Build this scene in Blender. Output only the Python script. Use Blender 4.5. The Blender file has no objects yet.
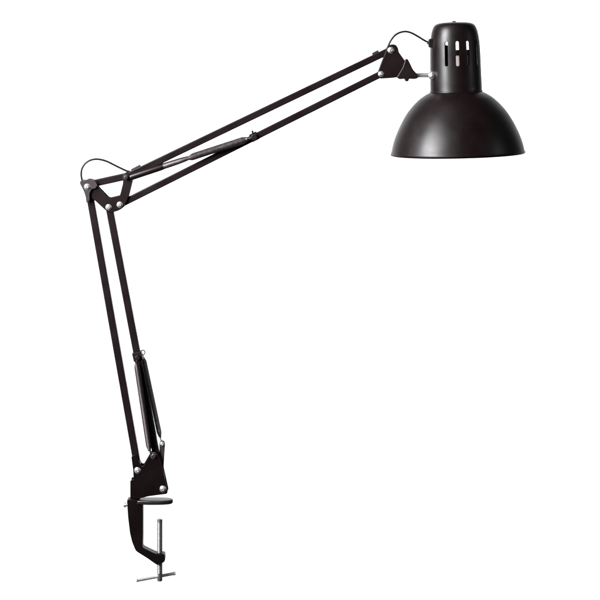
import bpy, bmesh, math, random
from mathutils import Vector, Matrix
random.seed(4)
scn = bpy.context.scene
C = scn.collection
U = 0.0012                      # one drawing unit = 1.2 mm

def P(u, v, d=0.0):             # drawing sheet (u right, v down, d away from the viewer) -> metres
    return Vector(((u - 300) * U, d * U, (300 - v) * U))

# ------------------------------------------------------------------ materials
def new_mat(name):
    m = bpy.data.materials.new(name); m.use_nodes = True
    nt = m.node_tree
    return m, nt, nt.nodes['Principled BSDF']

def coat(name, col, rough, spec, bump=0.06, scale=2600, var=0.25):
    m, nt, b = new_mat(name)
    tc = nt.nodes.new('ShaderNodeTexCoord')
    n1 = nt.nodes.new('ShaderNodeTexNoise'); n1.inputs['Scale'].default_value = scale; n1.inputs['Detail'].default_value = 2
    n2 = nt.nodes.new('ShaderNodeTexNoise'); n2.inputs['Scale'].default_value = 45; n2.inputs['Detail'].default_value = 5
    nt.links.new(tc.outputs['Object'], n1.inputs['Vector']); nt.links.new(tc.outputs['Object'], n2.inputs['Vector'])
    bp = nt.nodes.new('ShaderNodeBump'); bp.inputs['Strength'].default_value = bump; bp.inputs['Distance'].default_value = 0.0002
    nt.links.new(n1.outputs['Fac'], bp.inputs['Height']); nt.links.new(bp.outputs['Normal'], b.inputs['Normal'])
    mr = nt.nodes.new('ShaderNodeMapRange')
    mr.inputs['From Min'].default_value = 0.3; mr.inputs['From Max'].default_value = 0.7
    mr.inputs['To Min'].default_value = rough - 0.05; mr.inputs['To Max'].default_value = rough + 0.05
    nt.links.new(n2.outputs['Fac'], mr.inputs['Value']); nt.links.new(mr.outputs['Result'], b.inputs['Roughness'])
    mx = nt.nodes.new('ShaderNodeMix'); mx.data_type = 'RGBA'
    mx.inputs['A'].default_value = (*[c * (1 - var) for c in col], 1); mx.inputs['B'].default_value = (*[c * (1 + var) for c in col], 1)
    nt.links.new(n2.outputs['Fac'], mx.inputs['Factor']); nt.links.new(mx.outputs['Result'], b.inputs['Base Color'])
    b.inputs['Specular IOR Level'].default_value = spec
    return m

def metal(name, col, rough, met=1.0):
    m, nt, b = new_mat(name)
    tc = nt.nodes.new('ShaderNodeTexCoord')
    n2 = nt.nodes.new('ShaderNodeTexNoise'); n2.inputs['Scale'].default_value = 320; n2.inputs['Detail'].default_value = 4
    nt.links.new(tc.outputs['Object'], n2.inputs['Vector'])
    mr = nt.nodes.new('ShaderNodeMapRange')
    mr.inputs['To Min'].default_value = rough * 0.6; mr.inputs['To Max'].default_value = rough * 1.4
    nt.links.new(n2.outputs['Fac'], mr.inputs['Value']); nt.links.new(mr.outputs['Result'], b.inputs['Roughness'])
    mx = nt.nodes.new('ShaderNodeMix'); mx.data_type = 'RGBA'
    mx.inputs['A'].default_value = (*[c * 0.75 for c in col], 1); mx.inputs['B'].default_value = (*[min(1, c * 1.15) for c in col], 1)
    nt.links.new(n2.outputs['Fac'], mx.inputs['Factor']); nt.links.new(mx.outputs['Result'], b.inputs['Base Color'])
    b.inputs['Metallic'].default_value = met
    return m

SHADE = coat('black_satin_lacquer', (0.0024, 0.0007, 0.0008), 0.385, 0.22, bump=0.10)
ARM = coat('black_arm_lacquer', (0.0034, 0.0013, 0.0015), 0.36, 0.20)
CAST = coat('black_clamp_lacquer', (0.0016, 0.0005, 0.0006), 0.38, 0.13, bump=0.12, scale=1500)
PLASTIC = coat('black_plastic', (0.0034, 0.0014, 0.0016), 0.38, 0.22)
GREYCAP = coat('dark_grey_plastic', (0.013, 0.009, 0.010), 0.45, 0.35)
RUBBER = coat('black_cable_rubber', (0.0035, 0.0026, 0.0028), 0.42, 0.2)
WHITE_IN = coat('white_reflector_enamel', (0.75, 0.74, 0.72), 0.45, 0.4)
BEIGE = coat('beige_lampholder', (0.27, 0.225, 0.212), 0.5, 0.4)
CHROME = metal('bright_zinc', (0.88, 0.88, 0.90), 0.34)
STEEL = metal('threaded_steel', (0.17, 0.165, 0.168), 0.46)
BAR = metal('bright_zinc_bar', (0.50, 0.49, 0.48), 0.42, 0.55)
SPRING = metal('black_spring_steel', (0.050, 0.042, 0.045), 0.50)
SPRING2 = metal('pale_spring_steel', (0.36, 0.34, 0.35), 0.48)
SPRING3 = metal('grey_spring_steel', (0.105, 0.092, 0.098), 0.48)
WALL = coat('white_backdrop_paper', (0.86, 0.86, 0.86), 0.9, 0.1, bump=0.02, scale=300, var=0.01)

# ------------------------------------------------------------------ object helpers
WORLD_LOC = {}
def obj(name, bm, mat, parent=None, smooth=True, bevel=0.0, seg=2, extra=None):
    bmesh.ops.recalc_face_normals(bm, faces=bm.faces)
    me = bpy.data.meshes.new(name)
    lo = Vector([min(v.co[i] for v in bm.verts) for i in range(3)])
    hi = Vector([max(v.co[i] for v in bm.verts) for i in range(3)])
    c = (lo + hi) / 2
    bmesh.ops.translate(bm, verts=bm.verts, vec=-c)
    bm.to_mesh(me); bm.free()
    o = bpy.data.objects.new(name, me); C.objects.link(o)
    for m in (mat if isinstance(mat, (list, tuple)) else [mat]): me.materials.append(m)
    WORLD_LOC[o] = c
    if parent is not None:
        o.parent = parent; o.location = c - WORLD_LOC[parent]
    else:
        o.location = c
    if smooth:
        me.shade_smooth()
    if extra: extra(o)
    if bevel:
        md = o.modifiers.new('bevel', 'BEVEL'); md.width = bevel * U; md.segments = seg
        md.limit_method = 'ANGLE'; md.angle_limit = math.radians(40); md.harden_normals = True
    if smooth and not bevel:
        try: me.set_sharp_from_angle(angle=math.radians(38))
        except Exception: pass
    return o

def prism(bm, pts, d0, d1, flat=False):
    """polygon in the arm plane (u,v), from depth d0 to d1; flat=True: pts are (u,d), d0..d1 are v"""
    f = (lambda p, d: P(p[0], p[1], d)) if not flat else (lambda p, d: P(p[0], d, p[1]))
    a = [bm.verts.new(f(p, d0)) for p in pts]; b = [bm.verts.new(f(p, d1)) for p in pts]
    fa = bm.faces.new(a); fb = bm.faces.new(b[::-1])
    n = len(pts)
    for i in range(n):
        bm.faces.new((a[i], a[(i + 1) % n], b[(i + 1) % n], b[i]))
    return bm

def rounded(pts, r=2.0, n=4):
    out = []
    N = len(pts)
    for i in range(N):
        p0, p1, p2 = Vector(pts[i - 1]), Vector(pts[i]), Vector(pts[(i + 1) % N])
        a = p0 - p1; b = p2 - p1
        rr = min(r, a.length * 0.45, b.length * 0.45)
        s = p1 + a.normalized() * rr; e = p1 + b.normalized() * rr
        for k in range(n + 1):
            t = k / n
            out.append(tuple((1 - t) ** 2 * s + 2 * t * (1 - t) * p1 + t * t * e))
    return out

def bar(bm, a, b, w, t, d=0.0, ext=0.0):
    """square tube from a to b in the arm plane; w = width in plane, t = depth"""
    A, B = Vector(a), Vector(b)
    x = (B - A).normalized(); n = Vector((-x.y, x.x)) * w / 2
    A = A - x * ext; B = B + x * ext
    return prism(bm, [tuple(A + n), tuple(B + n), tuple(B - n), tuple(A - n)], d - t / 2, d + t / 2)

def sweep(bm, path, r, k=8, cap=True):
    """tube along a list of world points; r = radius in units or list of radii"""
    n = len(path)
    rad = r if isinstance(r, (list, tuple)) else [r] * n
    t0 = (path[1] - path[0]).normalized()
    ref = Vector((0, 0, 1)) if abs(t0.z) < 0.9 else Vector((1, 0, 0))
    nrm = t0.cross(ref).normalized()
    rings = []
    for i in range(n):
        t = (path[min(i + 1, n - 1)] - path[max(i - 1, 0)]).normalized()
        nrm = (nrm - t * nrm.dot(t)).normalized()
        bn = t.cross(nrm)
        rings.append([bm.verts.new(path[i] + (nrm * math.cos(a) + bn * math.sin(a)) * rad[i] * U)
                      for a in (2 * math.pi * j / k for j in range(k))])
    for i in range(n - 1):
        for j in range(k):
            bm.faces.new((rings[i][j], rings[i][(j + 1) % k], rings[i + 1][(j + 1) % k], rings[i + 1][j]))
    if cap:
        bm.faces.new(rings[0][::-1]); bm.faces.new(rings[-1])
    return bm

def lathe(bm, prof, origin, axis, k=32):
    """prof = [(distance along axis, radius)] in units"""
    axis = Vector(axis).normalized()
    ref = Vector((0, 0, 1)) if abs(axis.z) < 0.9 else Vector((1, 0, 0))
    e1 = axis.cross(ref).normalized(); e2 = axis.cross(e1)
    rings = []
    for h, r in prof:
        c = origin + axis * h * U
        rings.append([c.copy()] if r <= 1e-6 else [c + (e1 * math.cos(a) + e2 * math.sin(a)) * r * U for a in (2 * math.pi * j / k for j in range(k))])
    rings = [[bm.verts.new(p) for p in ring] for ring in rings]
    for A, B in zip(rings, rings[1:]):
        for j in range(k):
            j2 = (j + 1) % k
            if len(A) == 1 and len(B) == 1: continue
            if len(A) == 1: bm.faces.new((A[0], B[j2], B[j]))
            elif len(B) == 1: bm.faces.new((A[j], A[j2], B[0]))
            else: bm.faces.new((A[j], A[j2], B[j2], B[j]))
    if len(rings[0]) > 1: bm.faces.new(rings[0][::-1])
    if len(rings[-1]) > 1: bm.faces.new(rings[-1])
    return bm

def spline(pts, n=10):
    pts = [Vector(p) for p in pts]
    q = [pts[0] * 2 - pts[1]] + pts + [pts[-1] * 2 - pts[-2]]
    out = []
    for i in range(1, len(q) - 2):
        for k in range(n):
            t = k / n
            out.append(0.5 * ((2 * q[i]) + (q[i + 1] - q[i - 1]) * t + (2 * q[i - 1] - 5 * q[i] + 4 * q[i + 1] - q[i + 2]) * t * t
                              + (3 * q[i] - q[i - 1] - 3 * q[i + 1] + q[i + 2]) * t ** 3))
    out.append(pts[-1])
    return out

def bolt(parent, u, v, d, r=2.75, mat=None, back=None, name='bolt'):
    """round headed bolt with washer and cross slot; back = depth of the nut behind"""
    bm = bmesh.new()
    prof = [(-0.9, 0), (-0.9, r * 1.12), (0.1, r * 1.12), (0.35, r * 1.02), (0.35, r * 0.92), (1.0, r * 0.86), (1.7, r * 0.62), (1.95, r * 0.40), (1.9, r * 0.32), (1.2, r * 0.28), (1.2, 0)]
    lathe(bm, prof, P(u, v, d), (0, -1, 0), 24)
    if back is not None:
        lathe(bm, [(0, 0), (0, 1.5), (back - d, 1.5), (back - d, 0)], P(u, v, d), (0, 1, 0), 12)
        lathe(bm, [(0, 0), (0, r), (1.8, r), (1.8, 1.4), (2.6, 1.3), (2.6, 0)], P(u, v, back), (0, 1, 0), 6)
    return obj(name, bm, mat or CHROME, parent)

def coil(bm, a, b, R, wire, pitch, lead0=None, lead1=None, seg=14, k=6):
    """close wound tension spring between two world points, with straight lead-in wires"""
    ax = (b - a); L = ax.length / U; ax.normalize()
    ref = Vector((0, 1, 0)); e1 = ax.cross(ref).normalized(); e2 = ax.cross(e1)
    turns = L / pitch; n = int(turns * seg)
    pts = []
    if lead0 is not None:
        for i in range(5): pts.append(lead0.lerp(a, i / 5))
    for i in range(n + 1):
        s = i / n
        rr = R * min(1.0, 0.55 + 8 * s * L / 60, 0.35 + 7 * (1 - s) * L / 60)
        an = 2 * math.pi * turns * s
        pts.append(a + ax * L * U * s + (e1 * math.cos(an) + e2 * math.sin(an)) * rr * U)
    if lead1 is not None:
        for i in range(1, 6): pts.append(b.lerp(lead1, i / 5))
    sweep(bm, pts, wire, k)
    return bm

# ------------------------------------------------------------------ the lamp
lamp = bpy.data.objects.new('desk_lamp', None); C.objects.link(lamp)
base = P(150, 505, 0); lamp.location = base; WORLD_LOC[lamp] = base
lamp.empty_display_size = 0.02
lamp['label'] = 'black swing-arm desk lamp with spring arms, domed metal shade and screw clamp'
lamp['category'] = 'desk lamp'

# --- clamp body (C shape seen from the side)
pts = [(127.2, 498.2), (138, 498.0), (143.4, 500.5), (143.4, 530), (143.0, 546.2), (156.5, 552.6), (165.2, 552.4), (165.5, 560.2),
       (158.2, 564.2), (148.5, 557.4), (136.2, 549.6), (132.6, 541), (130.4, 532), (128.6, 517)]
bm = bmesh.new(); prism(bm, rounded(pts, 2.2, 3), -5.2, 5.2)
clamp = obj('clamp_body', bm, CAST, lamp, bevel=0.7)
# upper jaw: a level plate with rounded end
bm = bmesh.new()
jaw = [(137, -8.5), (150, -10.5), (163, -10.0), (171, -7.0), (173.6, 0), (171, 7.0), (163, 10.0), (150, 10.5), (137, 8.5)]
prism(bm, [(u, d * 0.76) for u, d in rounded(jaw, 3, 4)], 499.0, 503.2, flat=True)
obj('jaw_plate', bm, coat('black_jaw_lacquer', (0.004, 0.0025, 0.003), 0.34, 0.4), clamp, bevel=1.3, seg=4)
bm = bmesh.new()
lathe(bm, [(0, 0), (0, 1.5), (2.6, 1.5), (2.6, 2.4), (4.6, 2.4), (5.1, 1.8), (5.1, 0)], P(128.8, 504.6, -1), (-1, 0, 0), 18)
obj('set_screw', bm, CHROME, clamp)
# collar under the bracket
bm = bmesh.new()
lathe(bm, [(0, 0), (0, 4.6), (0.6, 5.0), (3.6, 5.0), (4.0, 4.6), (4.0, 0)], P(135.2, 499.0, 0), (0, 0, 1), 28)
obj('swivel_collar', bm, CAST, clamp)

# --- clamp screw with real thread, T bar
bm = bmesh.new()
k, r0, pitch, v0, v1 = 28, 2.75, 1.3, 520.4, 573.5
rows = int((v1 - v0) / pitch * 6)
rings = []
for i in range(rows + 1):
    v = v0 + (v1 - v0) * i / rows
    ring = []
    for j in range(k):
        a = 2 * math.pi * j / k
        ph = ((v - v0) / pitch - a / (2 * math.pi)) % 1.0
        r = r0 - 0.30 * abs(2 * ph - 1)
        ring.append(bm.verts.new(P(159.8 + r * math.cos(a), v, r * math.sin(a))))
    rings.append(ring)
for A, B in zip(rings, rings[1:]):
    for j in range(k): bm.faces.new((A[j], A[(j + 1) % k], B[(j + 1) % k], B[j]))
bm.faces.new(rings[0]); bm.faces.new(rings[-1][::-1])
screw = obj('clamp_screw', bm, STEEL, lamp)
bm = bmesh.new()
lathe(bm, [(0, 0), (0, 2.65), (2.2, 2.65), (2.6, 2.3), (2.6, 0)], P(159.8, 521.8, 0), (0, 0, 1), 28)
obj('screw_tip', bm, coat('dark_screw_tip', (0.02, 0.018, 0.018), 0.4, 0.5), screw)
bm = bmesh.new()
lathe(bm, [(0, 0), (0, 2.1), (0.4, 2.6), (8.2, 2.6), (8.6, 2.2), (8.6, 0)], P(159.8, 581.0, 0), (0, 0, 1), 28)
obj('screw_head', bm, metal('dull_steel', (0.24, 0.22, 0.22), 0.4), screw)
A, B = P(136.8, 576.9, -11.5), P(174.2, 576.9, 11.5)
bm = bmesh.new()
path = [A.lerp(B, t) for t in (0, .006, .03, .036, .05, .5, .95, .964, .97, .994, 1)]
sweep(bm, path, [1.2, 1.8, 1.8, 1.65, 1.6, 1.6, 1.6, 1.65, 1.9, 1.9, 1.3], 16)
obj('tommy_bar', bm, BAR, screw)

# --- base bracket: two cheek plates and a spine
pts = [(130.8, 478.6), (134.2, 478.4), (133.6, 468), (131.8, 455), (136.2, 452.8), (141.6, 464.6), (143.6, 464.8), (151.2, 451.4), (156.6, 449.8), (161.0, 457.6),
       (164.4, 473), (168.2, 490.6), (167.2, 492.4), (150, 494.6), (139.5, 497.0), (130.8, 497.2)]
bm = bmesh.new(); rp = rounded(pts, 1.5, 3)
prism(bm, rp, -6.2, -5.0); prism(bm, rp, 5.0, 6.2)
spine = [(131.2, 481.4), (133.9, 481.4), (136.4, 487), (150, 489.5), (165.5, 489.0), (166.4, 491.4), (150, 493.6), (139.4, 496.2), (131.6, 496.4)]
prism(bm, spine, -5.0, 5.0)
bracket = obj('base_bracket', bm, CAST, lamp, bevel=0.35)
bolt(bracket, 138.1, 469.0, -6.2, 2.9, back=6.2)
bolt(bracket, 163.4, 487.4, -6.2, 2.9, back=6.2)
bolt(bracket, 154.2, 454.4, -6.2, 3.2, GREYCAP, back=6.2, name='dark_bolt')

# --- lower arm
J1, J2 = (88.2, 185.6), (109.2, 206.6)
B1, B2 = (138.2, 469.0), (162.0, 484.0)
bm = bmesh.new(); bar(bm, (90.2, 197.0), B1, 7.1, 7.0, ext=2)
obj('arm_rod', bm, ARM, lamp, bevel=1.0, seg=3)
bm = bmesh.new(); bar(bm, J2, B2, 7.1, 7.0, ext=3)
lower_rod = obj('arm_rod', bm, ARM, lamp, bevel=1.0, seg=3)

# cross pin and clip on the right hand lower rod
bm = bmesh.new()
lathe(bm, [(-8.6, 0), (-8.6, 2.0), (-8.2, 2.4), (8.2, 2.4), (8.6, 2.0), (8.6, 0)], P(138.2, 356.4, 0), (0, 1, 0), 20)
bar(bm, (136.9, 351.8), (138.8, 360.2), 9.4, 9.0)
clip = obj('spring_clip', bm, PLASTIC, lamp, bevel=1.4, seg=3)
bm = bmesh.new()
pth = [P(142.8 + 2.0 * math.cos(a), 352.8 + 2.3 * math.sin(a), 2) for a in [math.radians(100 + 320 * i / 18) for i in range(19)]]
sweep(bm, pth, 0.65, 8)
obj('wire_loop', bm, CHROME, clip)

# lower springs: one before the rod, one behind it
bm = bmesh.new()
coil(bm, P(137.2, 362.5, -7.2), P(150.2, 449.4, -7.2), 2.3, 0.68, 1.22, lead0=P(137.8, 356.6, -7.4), lead1=P(152.2, 453.4, -7.0))
obj('tension_spring', bm, SPRING, lamp)
bm = bmesh.new()
coil(bm, P(143.0, 359.6, 6.0), P(159.8, 438.6, 5.0), 2.1, 0.66, 1.2, lead0=P(142.6, 354.8, 4.0), lead1=P(161.8, 443.4, 2.0))
obj('tension_spring', bm, SPRING2, lamp)
# spring link strap on the bracket
bm = bmesh.new()
strap = [(159.4, 443), (160.2, 440.8), (162.4, 440.0), (164.4, 441.0), (165.2, 443.4), (164.6, 452), (163.8, 466), (165.6, 486), (161.6, 486), (159.6, 462), (159.6, 450)]
prism(bm, rounded(strap, 1.2, 3), -1.2, 0.6)
link = obj('spring_link', bm, GREYCAP, lamp, bevel=0.3)
bolt(link, 162.2, 443.8, -1.3, 2.2, CHROME, back=3)

# --- elbow
E1, E2 = (127.2, 176.4), (120.6, 204.2)
plate = [(123.2, 173.6), (127.4, 171.8), (131.8, 173.0), (133.2, 178), (128.6, 197), (124.6, 206.6), (119.6, 210.0), (113, 212), (107, 210.6), (95.5, 200),
         (89, 195), (85.4, 188), (86, 182), (91, 179.8), (95.6, 183), (99.2, 187.4), (109.4, 197.9), (120.4, 195.2), (123.6, 182.4)]
rp = rounded(plate, 2.0, 3)
bm = bmesh.new(); prism(bm, rp, -5.6, -4.4); prism(bm, rp, 4.4, 5.6)
elbow = obj('elbow_bracket', bm, ARM, lamp, bevel=0.35)
bolt(elbow, 109.2, 206.8, -5.6, 2.75, back=5.6)
bolt(elbow, 120.4, 204.2, -5.6, 2.75, back=5.6)
bolt(elbow, 127.0, 176.6, -8.0, 2.7, GREYCAP, back=5.6, name='dark_bolt')
bm = bmesh.new(); bar(bm, (90, 184.2), (126.4, 176.2), 7.0, 7.2, ext=0)
obj('elbow_bar', bm, ARM, lamp, bevel=1.0, seg=3)
cap = [(80.6, 182.2), (82.0, 179.6), (85.4, 180.4), (88.4, 178.8), (92.0, 179.4), (96.6, 181.0), (98.4, 184.4), (96.6, 187.6), (92.4, 188.4), (90.4, 193), (90.6, 199.4), (87.4, 202.4),
       (86.6, 196), (84.6, 190)]
bm = bmesh.new(); prism(bm, rounded(cap, 1.2, 3), -8.0, -5.9); prism(bm, rounded(cap, 1.2, 3), 5.9, 8.0)
prism(bm, rounded([(80.8, 182.4), (82.1, 179.8), (85.4, 180.6), (86.6, 183.6), (84.6, 188.4)], .8, 2), -5.9, 5.9)
pc = obj('pivot_cap', bm, GREYCAP, lamp, bevel=0.6)
bolt(pc, 88.2, 186.2, -8.0, 2.75, back=8)

# --- upper arm
H1, H2 = (390.2, 50.2), (380.8, 74.0)
bm = bmesh.new(); bar(bm, E1, H1, 6.7, 7.0, ext=1.5)
obj('arm_rod', bm, ARM, lamp, bevel=1.0, seg=3)
bm = bmesh.new(); bar(bm, E2, H2, 6.7, 7.0, ext=2)
obj('arm_rod', bm, ARM, lamp, bevel=1.0, seg=3)
bm = bmesh.new(); bar(bm, (131.6, 170.6), (140.6, 166.0), 3.4, 4.0)
obj('cable_clip', bm, GREYCAP, lamp, bevel=0.5)
bm = bmesh.new(); bar(bm, (372.4, 54.6), (378.6, 51.4), 3.2, 4.0)
obj('cable_clip', bm, GREYCAP, lamp, bevel=0.5)
# cross pin on the lower rod of the upper arm
bm = bmesh.new()
lathe(bm, [(-11.4, 0), (-11.4, 2.6), (-11.0, 3.0), (11.0, 3.0), (11.4, 2.6), (11.4, 0)], P(254.4, 136.6, 0), (0, 1, 0), 24)
bar(bm, (250.8, 138.5), (257.8, 135.0), 8.2, 8.6)
pin = obj('spring_clip', bm, PLASTIC, lamp, bevel=1.2, seg=3)
bm = bmesh.new()
lathe(bm, [(0, 0), (0, 1.0), (2.4, 1.0), (2.7, 0.6), (2.7, 0)], P(253.0, 133.0, -4), (-0.25, 0, 1), 12)
obj('clip_stud', bm, PLASTIC, pin)
# springs with smooth pull rods, one on each side of the arm
def axis_pt(u, d): return P(u, 175.9 - 0.327 * (u - 134), d)
for d in (-7.3, 7.3):
    bm = bmesh.new()
    coil(bm, axis_pt(189.2, d), axis_pt(248, d), 2.75, 0.70, 1.24, lead0=axis_pt(184, d), lead1=P(254.0, 136.6, d))
    sp = obj('tension_spring', bm, SPRING3, lamp)
    bm = bmesh.new()
    path = [axis_pt(u, d) for u in (130.6, 131.2, 132.4, 160, 164)]
    sweep(bm, path, [2.0, 3.0, 3.3, 3.2, 2.9], 20)
    obj('pull_sleeve', bm, ARM, sp)
    bm = bmesh.new()
    path = [axis_pt(u, d) for u in (162.5, 170, 180, 187.0, 190.0)]
    sweep(bm, path, [2.8, 2.8, 2.6, 2.1, 1.4], 20)
    obj('spring_ferrule', bm, SPRING3, sp)

# --- head knuckle
pts = [(385.4, 51.8), (387.0, 46.6), (391.2, 44.2), (395.4, 44.6), (397.8, 48.0), (398.4, 52.0), (404.6, 60.6), (402.6, 66), (396.6, 77.4), (388, 78.2), (379.4, 78.6),
       (377.4, 75.6), (378.2, 70.8)]
rp = rounded(pts, 1.5, 3)
bm = bmesh.new(); prism(bm, rp, -5.8, -4.4); prism(bm, rp, 4.4, 5.8)
prism(bm, rounded([(398, 56), (403.6, 61), (402, 66), (396.6, 76.6), (392, 77)], 1, 2), -4.4, 4.4)
knuckle = obj('head_bracket', bm, ARM, lamp, bevel=0.4)
bolt(knuckle, 390.6, 50.2, -5.8, 2.9, back=5.8)
bolt(knuckle, 380.8, 74.0, -5.8, 2.6, back=5.8)
wing = [(404.2, 61), (405.0, 59.0), (407.2, 58.8), (409.2, 62.6), (412.4, 69.4), (417.4, 75.0), (417.2, 78.2), (413.6, 79.0), (408.4, 78.6), (408.0, 81.2), (404.6, 81.2),
        (404.4, 78.6), (399.2, 79.2), (396.2, 77.4), (398.6, 73.2), (402.0, 67.6)]
bm = bmesh.new(); prism(bm, rounded(wing, 1.2, 3), -8.8, 1.0)
obj('wing_nut', bm, PLASTIC, lamp, bevel=0.9, seg=3)

# --- lamp head
HD = 6.0                                     # the head stands a little behind the arm plane
HC = P(456.6, 88.0, HD)
tilt = Matrix.Rotation(-math.radians(1.5), 4, 'Y')
def tilt_bm(bm):
    bmesh.ops.transform(bm, matrix=Matrix.Translation(HC) @ tilt @ Matrix.Translation(-HC), verts=bm.verts)

# stem and dome washer joining the knuckle to the head
bm = bmesh.new()
lathe(bm, [(0, 0), (0, 2.1), (17, 2.1), (17, 0)], P(414, 75.2, -4), (1, 0, 0), 20)
lathe(bm, [(0, 0), (0, 2.7), (1.6, 2.7), (1.6, 0)], P(417.4, 75.2, -4), (1, 0, 0), 6)
stem = obj('mounting_stem', bm, CHROME, lamp)
bm = bmesh.new()
lathe(bm, [(-2.6, 0), (-2.5, 1.8), (-2.0, 3.2), (-0.8, 4.3), (0.6, 4.7), (2.6, 4.5), (4.2, 3.6), (5.0, 2.0), (5.1, 0)], P(430.6, 75.4, -4), (1, 0, 0), 28)
obj('dome_washer', bm, CHROME, stem)

# housing: lathe with through slots
prof = [(21.9, 0.0), (22.0, 6), (22.3, 11), (22.9, 15.5), (23.9, 18.6), (25.4, 20.4), (27.5, 21.6), (31, 22.9), (36, 23.9), (41.2, 24.55), (42.4, 24.65), (46, 24.85),
        (50, 25.0), (55, 25.15), (60, 25.25), (64.8, 25.35), (66.0, 25.4), (72, 25.55), (80, 25.75), (86, 25.85), (90.2, 25.9), (91.2, 26.0)]
pitch_a = 2 * math.pi / 14; half = math.radians(3.9)
cols = []
for s in range(14):
    c0 = s * pitch_a
    cols += [(c0 - half, s, -1), (c0, s, 0), (c0 + half, s, 1)]
    gap = pitch_a - 2 * half
    cols += [(c0 + half + gap * t, s, None) for t in (0.25, 0.5, 0.75)]
def drift(a):                                       # the rear slots sit a little round from the front ones
    g = math.degrees(a) % 360
    t = max(0.0, min(1.0, (g - 100) / 42, (262 - g) / 42))
    return a - math.radians(11.2) * t
cols = [(drift(a), s, side) for a, s, side in cols]
K = len(cols)
open_slots = {0, 1, 2, 3, 13, 12, 6, 7, 8}          # angle 0 faces the viewer, positive to the right
open_slots.discard(12)
bm = bmesh.new(); rings = []
SL_T, SL_B = 42.4, 66.0
for v, r in prof:
    if r == 0:
        rings.append([bm.verts.new(P(456.6, v, HD))]); continue
    ring = []
    for a, s, side in cols:
        if side in (-1, 1) and s in open_slots and (abs(v - 41.2) < .01 or abs(v - 66.0) < .01):
            a = a - side * half * 0.45
        ring.append(bm.verts.new(P(456.6 + r * math.sin(a), v, HD - r * math.cos(a))))
    rings.append(ring)
i_top = [i for i, p in enumerate(prof) if p[0] == 41.2][0]; i_bot = [i for i, p in enumerate(prof) if p[0] == 66.0][0]
for i, (A, B) in enumerate(zip(rings, rings[1:])):
    for j in range(K):
        j2 = (j + 1) % K
        if len(A) == 1: bm.faces.new((A[0], B[j2], B[j])); continue
        s = cols[j][1]; side = cols[j][2]
        if i_top <= i < i_bot and side in (-1, 0) and s in open_slots: continue
        bm.faces.new((A[j], A[j2], B[j2], B[j]))
tilt_bm(bm)
def solid(t):
    def f(o):
        md = o.modifiers.new('wall', 'SOLIDIFY'); md.thickness = t * U; md.offset = -1
        es = o.modifiers.new('crisp', 'EDGE_SPLIT'); es.split_angle = math.radians(42)
    return f
housing = obj('lamp_housing', bm, SHADE, lamp, extra=solid(0.9))
# collar lip at the bottom of the housing
bm = bmesh.new()
n = 96
lip = [(90.6, 25.95), (91.2, 26.35), (92.2, 26.45), (92.8, 26.1)]
rings = [[bm.verts.new(P(456.6 + r * math.sin(2 * math.pi * j / n), v, HD - r * math.cos(2 * math.pi * j / n))) for j in range(n)] for v, r in lip]
for A, B in zip(rings, rings[1:]):
    for j in range(n): bm.faces.new((A[j], A[(j + 1) % n], B[(j + 1) % n], B[j]))
tilt_bm(bm); obj('housing_lip', bm, SHADE, housing)
# small cap screw on the crown, latch at the lip, cable grommet
bm = bmesh.new(); lathe(bm, [(-0.4, 0), (-0.4, 2.2), (0.7, 2.0), (1.2, 1.2), (1.3, 0)], P(456.2, 22.0, HD), (0, 0, 1), 18); tilt_bm(bm)
obj('crown_screw', bm, PLASTIC, housing)
bm = bmesh.new(); prism(bm, rounded([(471.0, 91.0), (471.6, 88.0), (473.0, 86.4), (474.2, 88.2), (474.8, 91.0)], .6, 2), HD - 21.6, HD - 18)
tilt_bm(bm); obj('latch', bm, CAST, housing, bevel=0.3)
bm = bmesh.new(); prism(bm, rounded([(428.6, 38.8), (433, 38.8), (433, 47.6), (428.6, 47.6), (428.2, 43)], 1.0, 3), -3.6, 3.6)
prism(bm, [(427.0, 41.0), (428.6, 40.8), (428.6, 45.0), (427.0, 44.0)], -2, 2)
obj('cable_grommet', bm, PLASTIC, housing, bevel=0.5)
bm = bmesh.new()
for vv in (53.0, 55.6):
    prism(bm, [(430.7, vv), (433, vv), (433, vv + 1.5), (430.7, vv + 1.5)], 3.0, 9.0)
obj('vent_louvre', bm, CAST, housing, bevel=0.3)
# lampholder inside, seen through the slots
bm = bmesh.new()
lathe(bm, [(0, 0), (0, 13.2), (0.5, 13.6), (23.5, 13.6), (24, 13.0), (24, 0)], P(459.6, 79, HD), (0, 0, 1), 36); tilt_bm(bm)
holder = obj('lampholder', bm, BEIGE, lamp)
bm = bmesh.new()
lathe(bm, [(0, 0), (0, 15.2), (0.5, 15.6), (4.6, 15.6), (5.0, 15.0), (5.0, 0)], P(458.2, 55.0, HD), (0, 0, 1), 36); tilt_bm(bm)
obj('retaining_ring', bm, PLASTIC, holder)
bm = bmesh.new(); prism(bm, rounded([(440.6, 44.9), (449.4, 44.9), (449.4, 79), (440.6, 79)], 1.5, 3), HD - 4, HD + 4); tilt_bm(bm)
obj('slot_blocker', bm, PLASTIC, holder, bevel=0.4)  # added black plate, blocks backdrop light showing through the left slot

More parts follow.
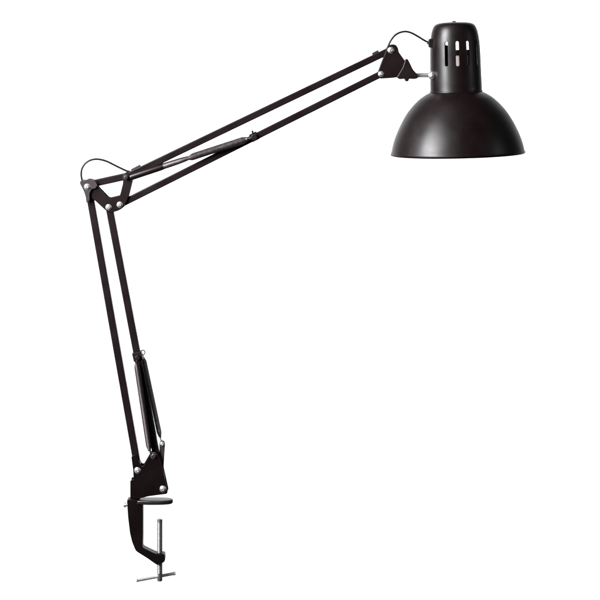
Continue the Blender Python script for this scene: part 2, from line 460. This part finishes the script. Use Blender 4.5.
# shade: measured dome profile, enamelled white inside
dome = [(91.0, 20.0), (91.2, 24.0), (92.4, 26.6), (94.2, 30.2), (96.4, 33.8), (99.2, 37.6), (105, 43.6), (112, 49.4), (119.5, 54.2), (127, 58.2), (134, 61.4),
        (140.5, 63.8), (146, 65.4), (150, 66.3), (152.4, 66.9)]
dp = spline([Vector((r, v, 0)) for v, r in dome], 4)
bm = bmesh.new(); n = 128
outer = [(p.y, p.x) for p in dp]
outer += [(152.8, 67.15), (153.0, 66.9)]
inner = [(p.y + 0.7, p.x - 0.9) for p in dp][::-1]
allp = outer + inner
rings = [[bm.verts.new(P(456.6 + r * math.sin(2 * math.pi * j / n), v, HD - r * math.cos(2 * math.pi * j / n))) for j in range(n)] for v, r in allp]
for i, (A, B) in enumerate(zip(rings, rings[1:])):
    for j in range(n):
        f = bm.faces.new((A[j], A[(j + 1) % n], B[(j + 1) % n], B[j]))
        if i >= len(outer) - 1: f.material_index = 1
tilt_bm(bm)
shade = obj('lamp_shade', bm, [SHADE, WHITE_IN], lamp)
bm = bmesh.new()                             # rolled rim
lip = [(152.7, 66.6), (152.75, 67.2), (153.1, 67.5), (153.8, 67.5), (154.4, 67.2), (154.7, 66.7), (154.5, 66.1), (153.8, 65.8), (153.0, 65.9)]
rings = [[bm.verts.new(P(456.6 + r * math.sin(2 * math.pi * j / n), v, HD - r * math.cos(2 * math.pi * j / n))) for j in range(n)] for v, r in lip]
for A, B in zip(rings, rings[1:] + rings[:1]):
    for j in range(n): bm.faces.new((A[j], A[(j + 1) % n], B[(j + 1) % n], B[j]))
tilt_bm(bm)
obj('rolled_rim', bm, CAST, shade)

# --- cables
bm = bmesh.new()
sweep(bm, spline([P(82.6, 183.0, 0), P(81.8, 179.0, 0), P(81.2, 174.4, 0), P(82.0, 168.6, 0), P(85.4, 163.4, 0), P(91.0, 160.0, 0), P(98.0, 159.2, 0), P(106.4, 161.2, 0),
                  P(115.0, 165.4, 0), P(122.0, 168.8, 0), P(127.0, 171.0, 0), P(132.0, 171.6, 0), P(136.0, 169.6, 0)], 8), 1.0, 12)
obj('power_cable', bm, RUBBER, lamp)
bm = bmesh.new()
sweep(bm, spline([P(385.4, 50.6, 0), P(387.6, 47.2, 0), P(389.6, 42.8, 0), P(392.4, 38.2, 0), P(396.2, 34.4, 0), P(401.0, 32.2, 0), P(406.4, 31.6, 0), P(412.0, 33.2, 0),
                  P(418.2, 36.6, 0), P(424.0, 40.2, 0), P(429.0, 42.8, 0)], 8), 1.0, 12)
obj('power_cable', bm, RUBBER, lamp)

# ------------------------------------------------------------------ setting: white paper backdrop
bm = bmesh.new()
vs = [bm.verts.new(p) for p in ((-2.7, 2.2, -2.7), (2.7, 2.2, -2.7), (2.7, 2.2, 2.3), (-2.7, 2.2, 2.3))]
bm.faces.new(vs)
bd = obj('backdrop', bm, WALL, None, smooth=False); bd['kind'] = 'structure'

# ------------------------------------------------------------------ light
w = bpy.data.worlds.new('World'); scn.world = w; w.use_nodes = True
w.node_tree.nodes['Background'].inputs[0].default_value = (1, 1, 1, 1)
w.node_tree.nodes['Background'].inputs[1].default_value = 0.07

def area(name, loc, target, sx, sy, power, col=(1, 1, 1)):
    l = bpy.data.lights.new(name, 'AREA'); l.shape = 'RECTANGLE'; l.size = sx; l.size_y = sy; l.energy = power; l.color = col
    o = bpy.data.objects.new(name, l); C.objects.link(o); o.location = loc
    o.rotation_euler = (Vector(target) - Vector(loc)).to_track_quat('-Z', 'Y').to_euler()
    return o
head_pos = HC
area('key_softbox', (-1.27, -1.0, 0.80), (0.15, 0, 0.15), 0.56, 1.15, 215, (0.97, 0.98, 1.0))
area('fill_softbox', (1.58, -0.56, 0.45), (0.19, 0, 0.25), 0.3, 0.8, 2.5, (0.95, 0.95, 1.0))
area('top_softbox', (-0.35, -0.3, 1.7), (-0.05, 0, 0), 0.7, 0.5, 2.5)
for s in (-1, 1):
    area('background_lamp', (s * 0.95, 1.0, -0.12), (s * -0.15, 2.2, -0.32), 0.35, 1.7, 17)

# ------------------------------------------------------------------ camera
cam = bpy.data.cameras.new('camera'); co = bpy.data.objects.new('camera', cam); C.objects.link(co)
co.location = P(300, 50, 0) + Vector((0, -2.0, 0)); co.rotation_euler = (math.radians(90), 0, 0)
cam.sensor_width = 36; cam.lens = 36 * 2.0 / (600 * U); cam.shift_y = -250 / 600
cam.clip_start = 0.05; cam.clip_end = 60
scn.camera = co
scn.render.engine = 'CYCLES'
scn.view_settings.view_transform = 'Standard'; scn.view_settings.look = 'None'; scn.view_settings.exposure = 0
scn.render.resolution_x = 1024; scn.render.resolution_y = 1024
